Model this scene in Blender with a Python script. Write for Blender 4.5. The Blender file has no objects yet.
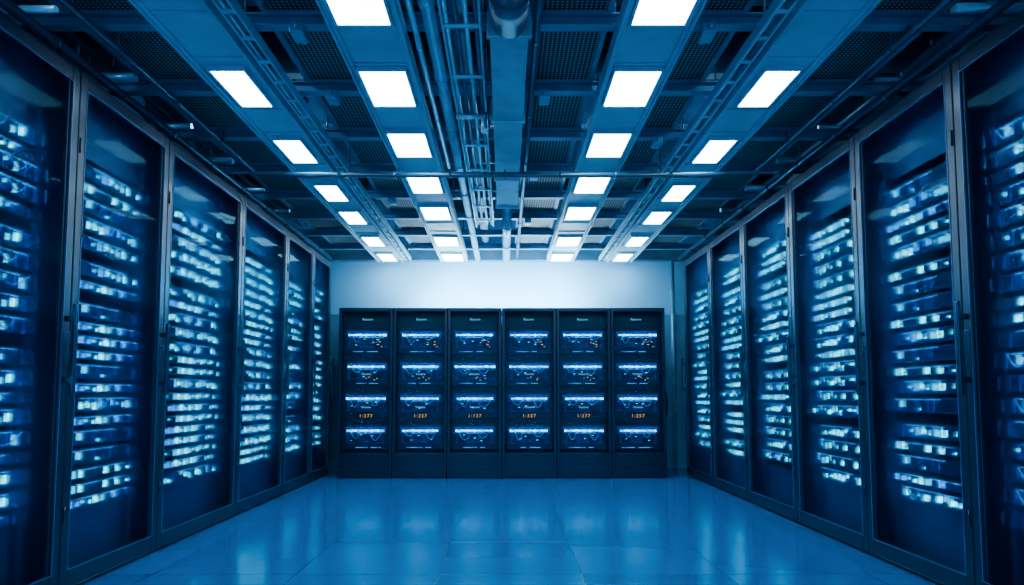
import bpy, bmesh, math, random
from mathutils import Vector, Matrix
random.seed(7)
C = bpy.context.scene.collection
PI = math.pi

# ------------------------------------------------------------ materials
def nt(name):
    m = bpy.data.materials.new(name); m.use_nodes = True
    t = m.node_tree; t.nodes.clear()
    o = t.nodes.new('ShaderNodeOutputMaterial')
    return m, t, o
def paint(name, col, rough=0.4, metal=0.0, var=0.15, scale=6.0, bump=0.0, spec=0.5, em=None):
    m, t, o = nt(name)
    p = t.nodes.new('ShaderNodeBsdfPrincipled')
    tc = t.nodes.new('ShaderNodeTexCoord'); n = t.nodes.new('ShaderNodeTexNoise')
    n.inputs['Scale'].default_value = scale; n.inputs['Detail'].default_value = 4
    t.links.new(tc.outputs['Object'], n.inputs['Vector'])
    r = t.nodes.new('ShaderNodeValToRGB')
    r.color_ramp.elements[0].position = .3; r.color_ramp.elements[1].position = .7
    r.color_ramp.elements[0].color = [c*(1-var) for c in col]+[1]
    r.color_ramp.elements[1].color = [min(1, c*(1+var)) for c in col]+[1]
    t.links.new(n.outputs['Fac'], r.inputs['Fac']); t.links.new(r.outputs['Color'], p.inputs['Base Color'])
    p.inputs['Roughness'].default_value = rough; p.inputs['Metallic'].default_value = metal
    p.inputs['Specular IOR Level'].default_value = spec
    if bump:
        b = t.nodes.new('ShaderNodeBump'); b.inputs['Strength'].default_value = bump
        t.links.new(n.outputs['Fac'], b.inputs['Height']); t.links.new(b.outputs['Normal'], p.inputs['Normal'])
    if em:
        p.inputs['Emission Color'].default_value = (*em[0], 1)
        mr = t.nodes.new('ShaderNodeMapRange'); mr.inputs['From Min'].default_value = .4; mr.inputs['From Max'].default_value = .65
        mr.inputs['To Min'].default_value = 0; mr.inputs['To Max'].default_value = em[1]
        t.links.new(n.outputs['Fac'], mr.inputs['Value']); t.links.new(mr.outputs['Result'], p.inputs['Emission Strength'])
        m.cycles.emission_sampling = 'NONE'
    t.links.new(p.outputs['BSDF'], o.inputs['Surface'])
    return m
def emit(name, col, strength, var=0.0, scale=40.0, sample=True):
    m, t, o = nt(name)
    e = t.nodes.new('ShaderNodeEmission'); e.inputs['Color'].default_value = (*col, 1); e.inputs['Strength'].default_value = strength
    if var:
        tc = t.nodes.new('ShaderNodeTexCoord'); n = t.nodes.new('ShaderNodeTexNoise'); n.inputs['Scale'].default_value = scale
        n.inputs['Detail'].default_value = 2
        mr = t.nodes.new('ShaderNodeMapRange'); mr.inputs['From Min'].default_value = .35; mr.inputs['From Max'].default_value = .65
        mr.inputs['To Min'].default_value = strength*(1-var); mr.inputs['To Max'].default_value = strength*(1+var)
        t.links.new(tc.outputs['Object'], n.inputs['Vector']); t.links.new(n.outputs['Fac'], mr.inputs['Value'])
        t.links.new(mr.outputs['Result'], e.inputs['Strength'])
    t.links.new(e.outputs['Emission'], o.inputs['Surface'])
    if not sample: m.cycles.emission_sampling = 'NONE'
    return m
def dots(name, dark, light, freq, metal=0.3, rough=0.5):
    m, t, o = nt(name)
    p = t.nodes.new('ShaderNodeBsdfPrincipled'); tc = t.nodes.new('ShaderNodeTexCoord')
    vs = t.nodes.new('ShaderNodeVectorMath'); vs.operation = 'SCALE'; vs.inputs['Scale'].default_value = freq
    vf = t.nodes.new('ShaderNodeVectorMath'); vf.operation = 'SINE'
    sx = t.nodes.new('ShaderNodeSeparateXYZ')
    t.links.new(tc.outputs['Object'], vs.inputs[0]); t.links.new(vs.outputs[0], vf.inputs[0]); t.links.new(vf.outputs[0], sx.inputs[0])
    mx = t.nodes.new('ShaderNodeMath'); mx.operation = 'ADD'
    my = t.nodes.new('ShaderNodeMath'); my.operation = 'ADD'
    ab = []
    for k in range(3):
        a = t.nodes.new('ShaderNodeMath'); a.operation = 'ABSOLUTE'; t.links.new(sx.outputs[k], a.inputs[0]); ab.append(a)
    t.links.new(ab[0].outputs[0], mx.inputs[0]); t.links.new(ab[1].outputs[0], mx.inputs[1])
    t.links.new(mx.outputs[0], my.inputs[0]); t.links.new(ab[2].outputs[0], my.inputs[1])
    r = t.nodes.new('ShaderNodeMapRange'); r.inputs['From Min'].default_value = 1.35; r.inputs['From Max'].default_value = 1.75
    t.links.new(my.outputs[0], r.inputs['Value'])
    mix = t.nodes.new('ShaderNodeMix'); mix.data_type = 'RGBA'
    mix.inputs[6].default_value = (*light, 1); mix.inputs[7].default_value = (*dark, 1)
    t.links.new(r.outputs['Result'], mix.inputs[0]); t.links.new(mix.outputs[2], p.inputs['Base Color'])
    p.inputs['Metallic'].default_value = metal; p.inputs['Roughness'].default_value = rough
    t.links.new(p.outputs['BSDF'], o.inputs['Surface'])
    return m
def glassmat(name, tint, rough=0.0, f0=.0003, f1=.11, haze=.15, soft=.26):
    m, t, o = nt(name)
    tr = t.nodes.new('ShaderNodeBsdfTransparent'); tr.inputs['Color'].default_value = (*tint, 1)
    # LED halo put into the glass: diffuse transmission and forward blur, outer face only
    tl = t.nodes.new('ShaderNodeBsdfTranslucent'); tl.inputs['Color'].default_value = (.0, .38, 1, 1)
    rf = t.nodes.new('ShaderNodeBsdfRefraction'); rf.inputs['IOR'].default_value = 1.08; rf.inputs['Roughness'].default_value = .65
    rf.inputs['Color'].default_value = (.03, .85, 1, 1)
    ge = t.nodes.new('ShaderNodeNewGeometry')
    def fac(v):
        a = t.nodes.new('ShaderNodeMath'); a.operation = 'MULTIPLY_ADD'; a.inputs[1].default_value = -v; a.inputs[2].default_value = v
        t.links.new(ge.outputs['Backfacing'], a.inputs[0]); return a
    m1 = t.nodes.new('ShaderNodeMixShader'); t.links.new(fac(haze).outputs[0], m1.inputs[0])
    t.links.new(tr.outputs[0], m1.inputs[1]); t.links.new(tl.outputs[0], m1.inputs[2])
    m2 = t.nodes.new('ShaderNodeMixShader'); t.links.new(fac(soft).outputs[0], m2.inputs[0])
    t.links.new(m1.outputs[0], m2.inputs[1]); t.links.new(rf.outputs[0], m2.inputs[2])
    g = t.nodes.new('ShaderNodeBsdfGlossy'); g.inputs['Roughness'].default_value = rough; g.inputs['Color'].default_value = (.35, .75, 1, 1)
    f = t.nodes.new('ShaderNodeLayerWeight'); f.inputs['Blend'].default_value = .5
    p = t.nodes.new('ShaderNodeMath'); p.operation = 'POWER'; p.inputs[1].default_value = 6
    t.links.new(f.outputs['Facing'], p.inputs[0])
    a = t.nodes.new('ShaderNodeMath'); a.operation = 'MULTIPLY_ADD'; a.inputs[1].default_value = f1; a.inputs[2].default_value = f0
    t.links.new(p.outputs[0], a.inputs[0])
    mx = t.nodes.new('ShaderNodeMixShader')
    t.links.new(a.outputs[0], mx.inputs[0]); t.links.new(m2.outputs[0], mx.inputs[1]); t.links.new(g.outputs[0], mx.inputs[2])
    t.links.new(mx.outputs[0], o.inputs['Surface'])
    return m
def floormat():
    m, t, o = nt('glossy_tile_floor')
    p = t.nodes.new('ShaderNodeBsdfPrincipled'); tc = t.nodes.new('ShaderNodeTexCoord')
    b = t.nodes.new('ShaderNodeTexBrick'); b.offset = 0; b.squash = 1
    b.inputs['Scale'].default_value = 1; b.inputs['Brick Width'].default_value = .8; b.inputs['Row Height'].default_value = .8
    b.inputs['Mortar Size'].default_value = .005; b.inputs['Mortar Smooth'].default_value = .3
    b.inputs['Color1'].default_value = (.002, .10, .34, 1); b.inputs['Color2'].default_value = (.003, .125, .40, 1)
    b.inputs['Mortar'].default_value = (.001, .04, .14, 1)
    mp = t.nodes.new('ShaderNodeMapping'); mp.inputs['Location'].default_value = (.37, .1, 0)
    t.links.new(tc.outputs['Object'], mp.inputs['Vector']); t.links.new(mp.outputs['Vector'], b.inputs['Vector'])
    t.links.new(b.outputs['Color'], p.inputs['Base Color'])
    rr = t.nodes.new('ShaderNodeMapRange'); rr.inputs['To Min'].default_value = .15; rr.inputs['To Max'].default_value = .24
    t.links.new(b.outputs['Fac'], rr.inputs['Value']); t.links.new(rr.outputs['Result'], p.inputs['Roughness'])
    p.inputs['IOR'].default_value = 3.2
    p.inputs['Specular IOR Level'].default_value = .6
    p.inputs['Specular Tint'].default_value = (.25, .85, 1, 1)
    t.links.new(p.outputs['BSDF'], o.inputs['Surface'])
    return m

M_floor = floormat()
M_wall = paint('painted_wall', (.10, .40, .70), .7, var=.04, scale=3, bump=.03)
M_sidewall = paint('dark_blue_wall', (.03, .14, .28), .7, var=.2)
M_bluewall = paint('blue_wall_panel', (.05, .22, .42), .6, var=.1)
M_ceil = paint('dark_ceiling', (.002, .008, .02), .9, var=.3)
M_cab = paint('cabinet_steel', (.004, .025, .065), .35, .5, var=.12)
M_frame = paint('door_frame_steel', (.003, .020, .055), .3, .4, var=.12)
M_inner = dots('perforated_panel', (.001, .004, .014), (.003, .05, .19), 260)
M_mount = paint('mounting_steel', (.01, .08, .2), .35, .7)
M_edgehighlight = paint('edge_highlight_paint', (.005, .12, .34), .35, .1)  # lighter strip colour stands in for highlights along the door frame edges
M_rack = paint('rack_steel', (.003, .017, .048), .35, .5)
M_chassis = paint('server_chassis', (.001, .018, .065), .45, .3, spec=.3)
M_handle = paint('handle_steel', (.015, .06, .12), .25, .8)
M_rail = paint('light_rail_paint', (.19, .42, .58), .45, .1, var=.16, scale=3)
M_beam = paint('beam_paint', (.025, .10, .19), .5, .2, var=.2)
M_beam2 = paint('cross_beam_paint', (.06, .20, .34), .4, .3, var=.2)
M_pipe = paint('pipe_paint', (.11, .30, .46), .3, .4, var=.2)
M_pipe2 = paint('dark_pipe_paint', (.018, .075, .15), .35, .4, var=.25)
M_duct = paint('duct_steel', (.32, .55, .70), .3, .4, var=.15)
M_duct2 = paint('air_duct_steel', (.19, .38, .52), .35, .4, var=.2)
M_mesh = dots('ceiling_mesh', (.001, .005, .014), (.27, .52, .72), 125, .0, .6)
M_cable = paint('black_cable', (.004, .01, .02), .5)
M_bluecable = paint('glowing_blue_cable', (.0, .25, .8), .4, em=((0, .35, 1), .4))  # glow added to the cables by emission
M_glass = glassmat('tinted_glass', (.74, .96, 1))
M_glass2 = glassmat('rack_door_glass', (.80, .97, 1), haze=.07, soft=.28)
M_panel = emit('light_diffuser', (.60, .91, 1), 28)
M_led = emit('bright_cyan_led', (.0, .80, 1), 4.2, .8, 45)
M_ledc = emit('cyan_led', (.0, .62, 1), 2.0, .5, 45)
M_led2 = emit('blue_led', (.0, .30, 1), 2.2, .6, 60)
M_bar = emit('dim_blue_bar', (.0, .34, 1), 1.8, .7, 25)
M_face = paint('led_halo_grille', (.0, .06, .42), .5, .0, .3, 14, spec=.2, em=((.0, .12, 1), .28))  # blue halo around the LEDs put into the faceplate as emission
M_face2 = paint('bay_halo_grille', (.0, .035, .19), .5, .0, .6, 9, spec=.2, em=((.0, .16, 1), .03))  # faint halo of the light bars put into this faceplate as emission
M_orange = emit('orange_display', (1, .28, .03), 1.8)
M_orange2 = emit('orange_indicator', (1, .30, .03), 2.0)
M_white = emit('white_lettering', (.35, .75, 1), 1.0)
M_barhot = emit('cyan_light_bar', (.0, .68, 1), 7, .9, 14)
M_housing = paint('fixture_housing', (.25, .5, .7), .4)

# ------------------------------------------------------------ mesh builder
def frame_to(p0, p1):
    d = (Vector(p1)-Vector(p0)); q = d.to_track_quat('Z', 'Y')
    return Matrix.Translation((Vector(p0)+Vector(p1))/2) @ q.to_matrix().to_4x4(), d.length
def build(name, parts, mat, bevel=0.0, smooth=False):
    bm = bmesh.new()
    for p in parts:
        if p[0] == 'b':
            x0, x1, y0, y1, z0, z1 = p[1:7]
            if x0 > x1: x0, x1 = x1, x0
            if y0 > y1: y0, y1 = y1, y0
            r = bmesh.ops.create_cube(bm, size=1, matrix=Matrix.Translation(((x0+x1)/2, (y0+y1)/2, (z0+z1)/2)) @ Matrix.Diagonal((x1-x0, y1-y0, z1-z0, 1)))
            if bevel:
                es = list({e for v in r['verts'] for e in v.link_edges})
                bw = min(bevel, (x1-x0)*.3, (y1-y0)*.3, (z1-z0)*.3)
                bmesh.ops.bevel(bm, geom=es, offset=bw, segments=2, affect='EDGES', profile=.5)
        elif p[0] == 'c':
            p0, p1, rad = p[1], p[2], p[3]; seg = p[4] if len(p) > 4 else 16
            M, L = frame_to(p0, p1)
            r = bmesh.ops.create_cone(bm, cap_ends=True, segments=seg, radius1=rad, radius2=rad, depth=L, matrix=M)
            for v in r['verts']:
                for f in v.link_faces:
                    if len(f.verts) == 4: f.smooth = True
        elif p[0] == 's':
            r = bmesh.ops.create_uvsphere(bm, u_segments=16, v_segments=8, radius=p[2], matrix=Matrix.Translation(p[1]))
            for v in r['verts']:
                for f in v.link_faces: f.smooth = True
    me = bpy.data.meshes.new(name); bm.to_mesh(me); bm.free()
    me.materials.append(mat)
    return me
def add(name, me, loc=(0, 0, 0), parent=None, rotz=0, label=None, cat=None, group=None, kind=None):
    o = bpy.data.objects.new(name, me); C.objects.link(o)
    o.location = loc; o.rotation_euler = (0, 0, rotz)
    if parent: o.parent = parent
    if label: o['label'] = label
    if cat: o['category'] = cat
    if group: o['group'] = group
    if kind: o['kind'] = kind
    return o
def copy_tree(root, children, loc, rotz=0):
    r = root.copy(); r.location = loc; r.rotation_euler = (0, 0, rotz); C.objects.link(r)
    for c in children:
        k = c.copy(); k.parent = r; C.objects.link(k)
    return r
def text_mesh(body, size, mat, spacing=1.0):
    cu = bpy.data.curves.new('t', 'FONT'); cu.body = body; cu.size = size; cu.align_x = 'CENTER'; cu.extrude = .001; cu.resolution_u = 2
    cu.space_character = spacing
    o = bpy.data.objects.new('t', cu); C.objects.link(o)
    dg = bpy.context.evaluated_depsgraph_get(); dg.update()
    me = bpy.data.meshes.new_from_object(o.evaluated_get(dg))
    bpy.data.objects.remove(o)
    me.transform(Matrix.Rotation(PI/2, 4, 'X'))
    me.materials.clear(); me.materials.append(mat)
    return me

# ------------------------------------------------------------ room shell
WX = 3.3; YB = 9.5; YF = -1.5; ZC = 3.75
def struct(name, box, mat):
    return add(name, build(name, [('b', *box)], mat), kind='structure')
struct('floor', (-WX-.1, WX+.1, YF, YB+.1, -.1, 0), M_floor)
struct('wall_back', (-WX-.1, WX+.1, YB, YB+.1, 0, ZC), M_wall)
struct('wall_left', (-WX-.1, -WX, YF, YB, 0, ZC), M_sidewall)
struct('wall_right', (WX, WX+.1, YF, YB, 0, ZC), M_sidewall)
struct('ceiling', (-WX-.1, WX+.1, YF, YB+.1, ZC, ZC+.1), M_ceil)
struct('baseboard_back', (-2.0, 2.05, YB-.015, YB, 0, .1), M_beam)
struct('trim_1', (-WX, WX, YB-.12, YB, 2.87, 3.1), M_beam)
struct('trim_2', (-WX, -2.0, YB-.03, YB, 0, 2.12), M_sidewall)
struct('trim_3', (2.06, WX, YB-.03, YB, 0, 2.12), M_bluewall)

# ------------------------------------------------------------ rack servers (side cabinets)
def arc(axis, a0, a1, za, zb, d, r):
    """shallow hanging cable loop along axis, at depth d"""
    pts = []
    for i in range(9):
        t = i/8; u = a0+(a1-a0)*t; z = za-(za-zb)*math.sin(PI*t)
        pts.append((u, d, z) if axis == 'x' else (d, u, z))
    return [('c', a, b, r, 6) for a, b in zip(pts[:-1], pts[1:])]
def server_variant(k, SW):
    rnd = random.Random(100+k+int(SW*1000))
    SH = (.088, .088, .088, .062, .088, .062, .088)[k]
    root = add('rack_server', build('rack_server', [('b', -.6, -.014, -SW/2+.02, SW/2-.02, 0, SH), ('b', -.02, -.012, -SW/2, SW/2, .002, SH-.002)], M_chassis, .002),
               label='slim dark rack server with glowing cyan drive lights', cat='server', group='rack servers in the glass door cabinets')
    ch = []
    nr = int((SW-.06)/.0293)
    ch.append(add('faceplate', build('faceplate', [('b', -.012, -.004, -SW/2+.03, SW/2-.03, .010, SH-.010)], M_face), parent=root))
    ch.append(add('drive_bay', build('drive_bay', [('b', -.004, rnd.choice([.002, .008, .012]), -SW/2+.03+i*.0293, -SW/2+.038+i*.0293, .012, SH-.012) for i in range(nr)] +
                  [('b', -.012, .004, -SW/2+.03, SW/2-.03, SH-.010, SH-.004), ('b', -.012, .004, -SW/2+.03, SW/2-.03, .004, .010)], M_chassis), parent=root))
    for s in (-1, 1):
        ch.append(add('handle', build('handle', [('b', -.012, .03, s*(SW/2-.022), s*(SW/2-.012), .012, .02), ('b', -.012, .03, s*(SW/2-.022), s*(SW/2-.012), SH-.02, SH-.012),
                      ('b', .022, .032, s*(SW/2-.022), s*(SW/2-.012), .012, SH-.012)], M_mount, .001), parent=root))
    a = -SW/2+.05+rnd.random()*.25*SW; b = SW/2-.05-rnd.random()*.25*SW
    ch.append(add('light_bar', build('light_bar', [('b', -.006, .006, a, b, SH-.014, SH-.010)], M_bar), parent=root))
    n = int((SW-.08)/.058); miss = rnd.randrange(n); lo = rnd.choice([0, 0, 1, 2]); hi = n-rnd.choice([0, 0, 1, 2])
    for i in range(lo, hi):
        if rnd.random() < .18 or i == miss: continue
        y = (i-(n-1)/2)*.058
        big = rnd.random(); pick = rnd.random()
        mt = M_led if pick < .50 else (M_ledc if pick < .82 else M_led2)
        w = rnd.uniform(.026, .036) if big > .3 else rnd.uniform(.010, .018)
        h = rnd.uniform(.026, .042) if big > .3 else rnd.uniform(.012, .020)
        z = rnd.uniform(.012, max(.013, SH-h-.018))
        ch.append(add('status_light', build('status_light', [('b', -.006, .012, y-w/2, y+w/2, z, z+h)], mt, .002), parent=root))
        if rnd.random() < .4 and z+h+.014 < SH:
            ch.append(add('status_light', build('status_light', [('b', -.006, .012, y-w/2, y-w/2+.018, z+h+.003, z+h+.011)], M_ledc), parent=root))
    if k % 2 == 0:
        a = rnd.uniform(-SW/2+.03, 0)
        ch.append(add('cable', build('cable', arc('y', a, a+rnd.uniform(.12, .24), SH-.012, rnd.uniform(.006, .03), .022, .0035), M_bluecable), parent=root, label='thin looped blue cable'))
    return root, ch
classes = {}
def place_server(x, y, z, rotz, W):
    if W not in classes: classes[W] = [list(server_variant(k, W))+[False] for k in range(6)]
    k = random.randrange(6); rec = classes[W][k]
    if not rec[2]:
        rec[2] = True; rec[0].location = (x, y, z); rec[0].rotation_euler = (0, 0, rotz)
    else: copy_tree(rec[0], rec[1], (x, y, z), rotz)
    return (.104, .104, .104, .078, .104, .078)[k]

# ------------------------------------------------------------ side cabinets
HC = 2.7
def side_cabinet(Xf, s, y0, y1):
    yc = (y0+y1)/2; hw = (y1-y0)/2-.003
    W = min((.46, .56, .70, .80, .94), key=lambda v: abs(v-(2*hw-.25)))
    m = W/2
    root = add('server_cabinet', None, (Xf-s*.45, yc, 0), label='tall dark steel server cabinet with glass door and glowing servers',
               cat='server cabinet', group='glass door server cabinets')
    X = lambda d: s*(.45-d)   # local x from depth behind the front
    def B(d0, d1, a, b, z0, z1): return ('b', X(d0), X(d1), a, b, z0, z1)
    body = [B(.05, .9, -hw, -hw+.025, 0, HC), B(.05, .9, hw-.025, hw, 0, HC), B(.05, .9, -hw+.025, hw-.025, HC-.04, HC),
            B(.05, .9, -hw+.025, hw-.025, 0, .09), B(.88, .9, -hw+.025, hw-.025, .09, HC-.04)]
    add('body', build('body', body, M_cab, .004), parent=root)
    fill = [B(.16, .17, -hw+.026, -m-.027, .09, HC-.041), B(.16, .17, m+.027, hw-.026, .09, HC-.041),
            B(.16, .17, -m-.027, m+.027, 2.34, HC-.041), B(.16, .17, -m-.027, m+.027, .09, .375)]
    add('blanking_panel', build('blanking_panel', fill, M_inner), parent=root)
    for q in (-1, 1):
        add('mounting_rail', build('mounting_rail', [B(.115, .14, q*(m+.002), q*(m+.026), .09, HC-.041)], M_mount, .002), parent=root)
    sw = .062
    door = add('door', build('door', [B(0, .042, -hw, -hw+sw, .02, HC-.01), B(0, .042, hw-sw, hw, .02, HC-.01),
        B(0, .042, -hw+sw, hw-sw, HC-.08, HC-.01), B(0, .042, -hw+sw, hw-sw, .02, .11),
        B(.008, .034, -hw+sw, -hw+sw+.014, .11, HC-.08), B(.008, .034, hw-sw-.014, hw-sw, .11, HC-.08)], M_frame, .005), parent=root)
    add('edge_highlight', build('edge_highlight', [B(-.003, 0, -hw+sw-.008, -hw+sw-.004, .12, HC-.09), B(-.003, 0, hw-sw+.004, hw-sw+.008, .12, HC-.09),
        B(-.003, 0, -hw+sw-.008, hw-sw+.008, .115, .119), B(-.003, 0, -hw+sw-.008, hw-sw+.008, HC-.09, HC-.086)], M_edgehighlight), parent=door, label='thin blue strip painted as edge highlight')
    add('glass_panel', build('glass_panel', [B(.018, .024, -hw+sw+.01, hw-sw-.01, .105, HC-.075)], M_glass), parent=door, label='tinted glass door pane')
    hy = hw-.03
    add('handle', build('handle', [B(-.055, -.035, hy-.012, hy+.012, 1.0, 1.46), B(-.04, 0, hy-.009, hy+.009, 1.06, 1.09), B(-.04, 0, hy-.009, hy+.009, 1.37, 1.40),
        B(-.008, 0, hy-.022, hy+.022, 1.14, 1.32)], M_handle, .004), parent=door, label='dark steel door handle')
    for hz in (.4, 2.3):
        add('hinge', build('hinge', [('c', (X(-.004), -hw+.01, hz-.04), (X(-.004), -hw+.01, hz+.04), .005, 10)], M_frame), parent=door)
    z = .385; last = True
    while z < 2.24:
        if last and random.random() < .08:
            z += .045; last = False; continue
        last = True
        z += place_server(Xf-s*(.105-random.choice([0, 0, .012, .025])), yc, z, 0 if s > 0 else PI, W)
Lb = [2.73, 3.47, 4.42, 5.70, 6.89, 7.85, 8.66]
Rb = [2.66, 3.37, 4.34, 5.38, 6.46, 7.52, 8.61]
for i in range(6):
    side_cabinet(-2.22, 1, Lb[i], Lb[i+1])
    side_cabinet(2.27, -1, Rb[i], Rb[i+1])

# ------------------------------------------------------------ back row racks
YR = 8.3; RW = .664; HR = 2.07
t_label = text_mesh('Recore', .045, M_white)
t_small = text_mesh('Vocore', .04, M_white)
def mk_storage(k, digits):
    """local origin: bottom centre of the front, facing -y"""
    w = .27
    root = add('storage_server', build('storage_server', [('b', -w, w, .014, .7, 0, .30), ('b', -w-.012, w+.012, .006, .014, .005, .295)], M_rack, .004),
               label='large dark storage server with cyan light bars', cat='server', group='storage servers in the end racks')
    ch = []
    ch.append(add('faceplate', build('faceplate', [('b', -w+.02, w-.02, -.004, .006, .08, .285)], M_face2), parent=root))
    rb = random.uniform(.05, .12)
    ch.append(add('bezel', build('bezel', [('b', -w+.03, -w+.045, -.03, -.004, .09, .2), ('b', w-.045, w-.03, -.03, -.004, .09, .2),
              ('b', -w+.07, -w+.07+rb, -.02, -.004, .10, .18), ('b', w-.1-rb, w-.08, -.016, -.004, .09, .15)] +
              [('b', -w+.06, w-.06, -.012, -.004, .09+i*.024, .1+i*.024) for i in range(5)], M_rack, .002), parent=root))
    ch.append(add('light_bar', build('light_bar', [('b', -w+.05, w-.05, -.03, -.012, .230, .243)], M_barhot, .004), parent=root))
    ls = [('b', -w+.06+random.random()*.05, w-.06-random.random()*.12, -.022, -.008, .206, .211)]
    if k != 2:
        q = random.uniform(-.05, .05)
        ls += [('b', -w+.07+random.random()*.1, q-.02, -.022, -.004, .03, .035), ('b', q+.02, w-.08-random.random()*.1, -.022, -.004, .03, .035)]
    ch.append(add('light_strip', build('light_strip', ls, M_bar), parent=root))
    for (a, b2) in ((-w+.06, -.04), (.02, w-.06)):
        a += random.uniform(0, .05); b2 -= random.uniform(0, .06)
        ch.append(add('cable', build('cable', arc('x', a, b2, .222, random.uniform(.12, .18), -.034, .003), M_bluecable), parent=root, label='curved blue cable'))
    for x in (-.21, -.15, -.08, .0, .09, .15, .21):
        x += random.uniform(-.02, .02); wd = random.uniform(.006, .024)
        ch.append(add('status_light', build('status_light', [('b', x-wd, x+wd, -.036, -.02, .222, .249)], M_led if random.random() < .6 else M_ledc, .002), parent=root))
    for x in (-.14, -.02, .1):
        x += random.uniform(-.04, .04); z = random.uniform(.11, .19)
        ch.append(add('status_light', build('status_light', [('b', x-.012, x+.012, -.024, -.008, z, z+.008)], M_ledc, .002), parent=root))
    if k == 0: ol = ((.12, .175, .024), (.17, .15, .016), (.09, .14, .016), (.15, .115, .028), (.18, .09, .012))
    elif k == 1: ol = ((.0, .09, .012), (.04, .105, .016), (.12, .09, .016), (.08, .07, .016))
    else: ol = ()
    for (x, z, wd) in ol:
        x += random.uniform(-.02, .02)
        ch.append(add('indicator_light', build('indicator_light', [('b', x-wd/2, x+wd/2, -.034, -.012, z, z+.007)], M_orange2), parent=root))
    if k == 1: ch.append(add('lettering', t_small, (0, -.036, .135), parent=root))
    if k == 2:
        ch.append(add('lettering', t_small, (0, -.036, .12), parent=root))
        ch.append(add('display_digits', text_mesh(digits, .058, M_orange, 1.3), (0, -.034, .008), parent=root))
    return root, ch
zs = [1.50, 1.11, .72, .33]
digs = ['1:277', '1:227', '1:127', '1:337', '1:277', '1:257']
def back_rack(i):
    x0 = -2.03+i*RW; xc = x0+RW/2; hw = RW/2-.003
    root = add('server_rack', None, (xc, YR+.5, 0), label='dark steel server rack with four lit storage servers', cat='server rack', group='row of end racks')
    F = lambda d: d-.5
    def B(a, b, d0, d1, z0, z1): return ('b', a, b, F(d0), F(d1), z0, z1)
    add('body', build('body', [B(-hw, -hw+.02, .04, 1.0, 0, HR), B(hw-.02, hw, .04, 1.0, 0, HR), B(-hw+.02, hw-.02, .04, 1, HR-.03, HR), B(-hw+.02, hw-.02, .04, 1, 0, .08), B(-hw+.02, hw-.02, .98, 1, .08, HR-.03)], M_rack, .004), parent=root)
    add('blanking_panel', build('blanking_panel', [B(-hw+.021, hw-.021, .12, .13, 1.81, HR-.031), B(-hw+.021, hw-.021, .12, .13, .081, .32)] +
        [B(-hw+.021, hw-.021, .12, .13, z+.302, z+.388) for z in zs[1:]] , M_inner), parent=root)
    for q in (-1, 1):
        add('mounting_rail', build('mounting_rail', [B(q*.284, q*.305, .09, .12, .08, HR-.031)], M_rack, .002), parent=root)
    sw = .035
    door = add('door', build('door', [B(-hw, -hw+sw, 0, .035, .02, HR-.005), B(hw-sw, hw, 0, .035, .02, HR-.005), B(-hw+sw, hw-sw, 0, .035, HR-.05, HR-.005),
        B(-hw+sw, hw-sw, 0, .035, .02, .30)] + [B(-hw+.08, hw-.08, -.006, 0, .07+j*.03, .082+j*.03) for j in range(7)], M_rack, .004), parent=root)
    add('glass_panel', build('glass_panel', [B(-hw+sw, hw-sw, .012, .018, .30, HR-.05)], M_glass2), parent=door)
    add('handle', build('handle', [B(hw-.028, hw-.012, -.03, -.018, .95, 1.2), B(hw-.026, hw-.014, -.02, 0, .97, .99), B(hw-.026, hw-.014, -.02, 0, 1.16, 1.18)], M_rack, .002), parent=door)
    add('nameplate', t_label, (0, F(.115), 1.92), parent=root, label='small pale lettering')
    for k in range(4):
        r, ch = mk_storage(k, digs[i])
        r.location = (xc, YR+.1, zs[k])
for i in range(6): back_rack(i)

# ------------------------------------------------------------ ceiling: rails and luminaires
Y0, Y1 = 1.6, 9.36
def hanger(parent, x, y, z0, r=.008):
    add('hanger_rod', build('hanger_rod', [('c', (x, y, z0), (x, y, ZC), r, 8), ('b', x-.02, x+.02, y-.02, y+.02, z0, z0+.02)], M_pipe2), parent=parent)
def rail(xc, w, seams):
    h = w/2
    parts = [('b', xc-h, xc+h, Y0, Y1, 2.862, 2.885), ('b', xc-h-.015, xc-h, Y0, Y1, 2.83, 2.92), ('b', xc+h, xc+h+.015, Y0, Y1, 2.83, 2.92),
             ('b', xc-h, xc-h+.02, Y0, Y1, 2.845, 2.862), ('b', xc+h-.02, xc+h, Y0, Y1, 2.845, 2.862)]
    for y in seams: parts.append(('b', xc-h+.02, xc+h-.02, y-.008, y+.008, 2.85, 2.862))
    o = add('light_rail', build('light_rail', parts, M_rail, .003), label='long pale blue ceiling channel carrying square lights', cat='light rail', group='ceiling light rails')
    for i in range(5):
        for sx in (-1, 1): hanger(o, xc+sx*(h-.02), Y0+.3+i*1.75, 2.885)
    return o
fix = {}
def luminaire(xc, yc, w, l):
    if w not in fix:
        h, g = w/2, l/2
        me = build('ceiling_light', [('b', -h-.015, -h, -g-.015, g+.015, -.03, 0), ('b', h, h+.015, -g-.015, g+.015, -.03, 0), ('b', -h, h, -g-.015, -g, -.03, 0), ('b', -h, h, g, g+.015, -.03, 0), ('b', -h, h, -g, g, -.006, 0)], M_housing, .002)
        fix[w] = (me, build('diffuser', [('b', -h, h, -g, g, -.024, -.010)], M_panel))
    me, d = fix[w]
    o = add('ceiling_light', me, (xc, yc, 2.862), label='rectangular white LED ceiling light set in a channel', cat='ceiling light', group='LED ceiling lights')
    add('diffuser', d, parent=o, label='glowing white diffuser')
YI = [2.05, 3.04, 4.0, 4.93, 5.88, 6.82, 8.1, 9.05]
YO = [4.0, 5.06, 6.13, 7.0, 8.1, 9.05]
mid = lambda L: [(a+b)/2+d for a, b in zip(L[:-1], L[1:]) for d in (-.2, .2)]
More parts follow.
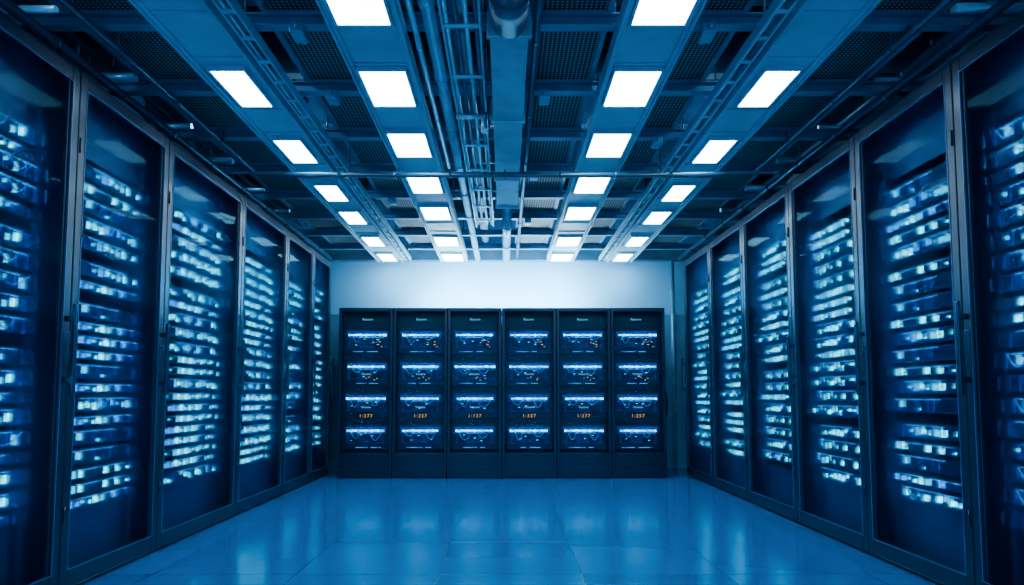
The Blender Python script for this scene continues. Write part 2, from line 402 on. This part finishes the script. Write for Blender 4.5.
for x in (-.70, .76):
    rail(x, .34, mid(YI))
    for y in YI: luminaire(x, y, .26, .47)
for x in (-1.58, 1.58):
    rail(x, .32, [2.2, 2.7, 3.2, 3.65]+mid(YO))
    for y in YO: luminaire(x, y, .19, .48)
ybs = []
y = 1.9
while y < 9.3: ybs.append(y); y += .78
for y in ybs:
    add('cross_beam', build('cross_beam', [('b', -3.28, 3.28, y-.035, y+.035, 2.921, 2.93), ('b', -3.28, 3.28, y-.006, y+.006, 2.93, 2.98), ('b', -3.28, 3.28, y-.035, y+.035, 2.98, 2.989)], M_beam2, .002),
        label='blue steel ceiling cross beam', cat='beam', group='ceiling cross beams')
for (xa, xb) in ((-1.27, -.90), (.96, 1.27), (.13, .56), (-2.3, -1.8), (1.8, 2.3)):
    for i in range(len(ybs)-1):
        a, b = ybs[i], ybs[i+1]
        cx, cy = (xa+xb)/2, (a+b)/2; h, g = (xb-xa)/2, (b-a)/2-.035
        o = add('mesh_panel', build('mesh_panel', [('b', -h, -h+.03, -g-.03, g+.03, 0, .02), ('b', h-.03, h, -g-.03, g+.03, 0, .02), ('b', -h+.03, h-.03, -g-.03, -g, 0, .02), ('b', -h+.03, h-.03, g, g+.03, 0, .02)], M_beam2, .002),
            (cx, cy, 2.99), label='framed perforated metal ceiling panel', cat='ceiling panel', group='perforated ceiling panels')
        add('mesh', build('mesh', [('b', -h+.03, h-.03, -g, g, .008, .012)], M_mesh), parent=o)
def tray(xc, w, z, ya, yb, mat, ncab, label='ladder cable tray carrying dark cables', rung=.25):
    h = w/2
    parts = [('b', xc-h, xc-h+.012, ya, yb, z, z+.06), ('b', xc+h-.012, xc+h, ya, yb, z, z+.06)]
    y = ya+.05
    while y < yb: parts.append(('b', xc-h+.012, xc+h-.012, y, y+.03, z+.002, z+.012)); y += rung
    o = add('cable_tray', build('cable_tray', parts, mat, .002), label=label, cat='cable tray')
    for i in range(4): hanger(o, xc+h-.006, ya+.4+i*(yb-ya-.8)/3, z+.06, .006)
    if ncab:
        for i in range(ncab):
            x = xc-h+.025+(w-.05)*i/(max(1, ncab-1)); r = min(.013, (w-.05)/ncab*.45)
            add('cable', build('cable', [('c', (x, ya+.02, z+.013+r), (x, yb-.02, z+.013+r), r, 8)], M_pipe2 if i % 2 else M_duct), parent=o)
tray(-1.33, .08, 2.835, 1.6, 9.3, M_rail, 2)
tray(1.33, .08, 2.835, 1.6, 9.3, M_rail, 2)
tray(-.22, .20, 2.845, 1.6, 7.4, M_duct, 4, rung=.55)
tray(-1.9, .16, 3.06, 1.6, 9.3, M_beam, 5)
tray(2.0, .16, 3.06, 1.6, 9.3, M_beam, 5)

def pipe(pts, r, mat, label, ring=1.1, name='pipe', hang=True, cat='pipe'):
    parts = []
    for a, b in zip(pts[:-1], pts[1:]):
        parts.append(('c', a, b, r, 20))
        L = (Vector(b)-Vector(a)).length; n = int(L/ring)
        for j in range(1, n+1):
            p = Vector(a).lerp(Vector(b), j/(n+1)); d = (Vector(b)-Vector(a)).normalized()*max(.012, r*.35)
            parts.append(('c', tuple(p-d), tuple(p+d), r*1.18, 20))
    for p in pts[1:-1]: parts.append(('s', p, r*1.12))
    o = add(name, build(name, parts, mat), label=label, cat=cat)
    if hang:
        for t in (.15, .5, .85):
            L = len(pts)-1; seg = min(L-1, int(t*L)); q = Vector(pts[seg]).lerp(Vector(pts[seg+1]), t*L-seg)
            add('hanger_rod', build('hanger_rod', [('c', (q.x, q.y, q.z+r*.6), (q.x, q.y, ZC), .006, 8), ('c', (q.x-.001, q.y, q.z-.001), (q.x+.001, q.y+.02, q.z), .005, 6)], M_pipe2), parent=o)
    return o
# central duct: dark round fitting near, boxed run with flanges beyond
dp = [('b', -.075, .115, 3.25, 6.35, 2.765, 2.895)]
for yy in (3.25, 4.3, 5.5, 6.32): dp.append(('b', -.09, .13, yy-.014, yy+.014, 2.752, 2.908))
dk = add('air_duct', build('air_duct', dp, M_duct2, .004), label='blue-grey steel duct with flanged joints hung from the ceiling', cat='duct')
add('duct_fitting', build('duct_fitting', [('c', (.02, 1.6, 2.825), (.02, 3.236, 2.825), .082, 32), ('c', (.02, 2.98, 2.825), (.02, 3.10, 2.825), .097, 32)], M_pipe2), parent=dk, label='dark round pipe fitting')
for yy in (2.2, 4.0, 5.9): hanger(dk, .02, yy, 2.89)
pipe([(.02, 6.45, 2.86), (.02, 9.3, 2.86)], .05, M_pipe, 'medium blue pipe hung from the ceiling')
pipe([(-.375, 1.6, 2.875), (-.375, 9.3, 2.875)], .036, M_duct2, 'blue-grey pipe along the ceiling', .8)
pipe([(-.46, 1.6, 2.87), (-.46, 5.5, 2.87)], .016, M_duct, 'thin pale conduit along the ceiling')
pipe([(.165, 1.6, 2.89), (.165, 9.3, 2.89)], .018, M_pipe2, 'thin dark conduit along the ceiling')
pipe([(-1.74, 5.25, 2.722), (1.74, 5.25, 2.722)], .022, M_pipe2, 'dark crosswise pipe under the ceiling rails', .45)
pipe([(-.32, 4.35, 2.815), (-.14, 4.35, 2.815), (-.14, 4.35, 2.72), (-.11, 4.35, 2.72)], .016, M_duct, 'short bent pale pipe below a cable tray', 3)
def junction(x, y, z, sx, sy, sz):
    o = add('junction_box', build('junction_box', [('b', -sx, sx, -sy, sy, -sz, 0), ('b', -sx*.85, sx*.85, -sy*.85, sy*.85, -sz-.006, -sz), ('c', (0, sy, -sz/2), (0, sy+.04, -sz/2), .012, 12), ('c', (0, -sy-.04, -sz/2), (0, -sy, -sz/2), .012, 12)], M_pipe, .003),
        (x, y, z), label='small metal junction box under the ceiling', cat='junction box', group='ceiling junction boxes')
    add('hanger_rod', build('hanger_rod', [('c', (0, 0, 0), (0, 0, ZC-z), .006, 8)], M_pipe2), parent=o)
for (x, y) in ((.25, 4.24), (.25, 5.8), (-1.1, 4.24), (1.14, 5.02), (-1.1, 6.58), (.25, 7.36), (-1.08, 3.46), (1.06, 3.46)):
    junction(x, y, 2.92, .035, .06, .05)
for s in (-1, 1):
    rnd = random.Random(5+s)
    xs = [2.2, 2.34, 2.47, 2.60, 2.74, 2.90, 3.08]
    for j, x in enumerate(xs):
        r = rnd.choice([.02, .026, .035, .045, .035]); z = rnd.choice([3.14, 3.18, 3.25, 3.33])+r
        yb = rnd.choice([9.3, 9.3, 8.2, 7.0])
        pipe([(s*x, 1.6, z), (s*x, yb, z)], r, (M_pipe, M_pipe2, M_duct)[j % 3], 'blue painted service pipe running under the ceiling', rnd.uniform(.7, 1.4))
    for j in range(8):
        y = ybs[1+j]; r = rnd.choice([.018, .024, .03])
        pipe([(s*2.36, y, 2.99+r*1.18), (s*2.85, y, 2.99+r*1.18), (s*2.85, y+.5, 2.99+r*1.18)], r, M_duct if j % 2 else M_pipe, 'bent blue conduit crossing above the cabinets', .3, hang=False)
    for j, (x, r, ye) in enumerate(((2.11, .018, 5.6), (2.405, .028, 9.3))):
        pipe([(s*x, 1.6, 2.88), (s*x, ye, 2.88)], r, M_pipe2, 'dark conduit running below the cross beams', .7)
for j, (x, z, r) in enumerate(((-1.0, 3.2, .05), (-1.2, 3.35, .03), (-.67, 3.15, .05), (.38, 3.2, .06), (.76, 3.12, .04), (1.24, 3.3, .045), (-.27, 3.15, .05))):
    pipe([(x, 1.6, z), (x, 9.3, z)], r, M_pipe, 'blue service pipe high under the ceiling', 1.3)
for j in range(8):
    y = 2.1+j*1.0
    add('ceiling_joist', build('ceiling_joist', [('b', -3.28, 3.28, y-.05, y+.05, 3.45, 3.465), ('b', -3.28, 3.28, y-.008, y+.008, 3.465, 3.735), ('b', -3.28, 3.28, y-.05, y+.05, 3.735, 3.749)], M_beam),
        label='dark blue steel I-beam joist under the ceiling', cat='joist', group='ceiling joists')

# added fill light hidden on top of the end racks, brightens the wall
ww = add('wall_fill_light', build('wall_fill_light', [('b', -1.55, 1.48, 9.03, 9.05, 2.07, 2.12), ('b', -1.55, 1.48, 9.05, 9.2, 2.07, 2.08)], M_beam, .002), label='long dark added fill light on the racks', cat='added fill light')
add('diffuser', build('diffuser', [('b', -1.15, 1.08, 9.07, 9.17, 2.08, 2.092)], emit('wall_fill_glow', (.6, .92, 1), 300)), parent=ww)

# wall end details
pipe([(2.33, YB-.07, 0), (2.33, YB-.07, 2.86)], .03, M_pipe, 'vertical blue conduit on the wall', .9, 'conduit', hang=False)
pts = []
for i in range(14):
    t = i/13
    pts.append((2.12+.05*math.sin(t*6), 9.2-.1*t, 1.2-1.185*t))
pipe(pts, .013, M_cable, 'hanging black cable beside the racks', 5, 'power_cable', hang=False, cat='cable')
pts = [(2.02+.03*math.sin(i*.9), 9.0+.03*math.cos(i), .95-.935*i/9) for i in range(10)]
pipe(pts, .01, M_cable, 'hanging black cable beside the racks', 5, 'power_cable', hang=False, cat='cable')

# ------------------------------------------------------------ fill lights and world
def point(loc, power, col=(.22, .6, 1), rad=.1):  # unseen point lights added to brighten the ceiling structure
    l = bpy.data.lights.new('plenum_fill', 'POINT'); l.energy = power; l.color = col; l.shadow_soft_size = rad
    o = bpy.data.objects.new('plenum_fill', l); C.objects.link(o); o.location = loc
for x in (-2.0, 0.0, 2.0):
    for y in (3.2, 6.0, 8.6):
        point((x*.95+.52*(x == 0), y, 3.38), 17 if y < 8 else 7)
w = bpy.data.worlds.new('world'); bpy.context.scene.world = w; w.use_nodes = True
w.node_tree.nodes['Background'].inputs[0].default_value = (.05, .46, 1, 1)
w.node_tree.nodes['Background'].inputs[1].default_value = 1.8

# ------------------------------------------------------------ camera
cd = bpy.data.cameras.new('camera'); cam = bpy.data.objects.new('camera', cd); C.objects.link(cam)
cd.sensor_width = 36; cd.lens = 683/1024*36; cd.shift_y = 54.7/1024; cd.shift_x = 7/1024; cd.clip_start = .05
cam.location = (0, 0, 1.0); cam.rotation_euler = (PI/2+math.atan(.07), 0, 0)
bpy.context.scene.camera = cam
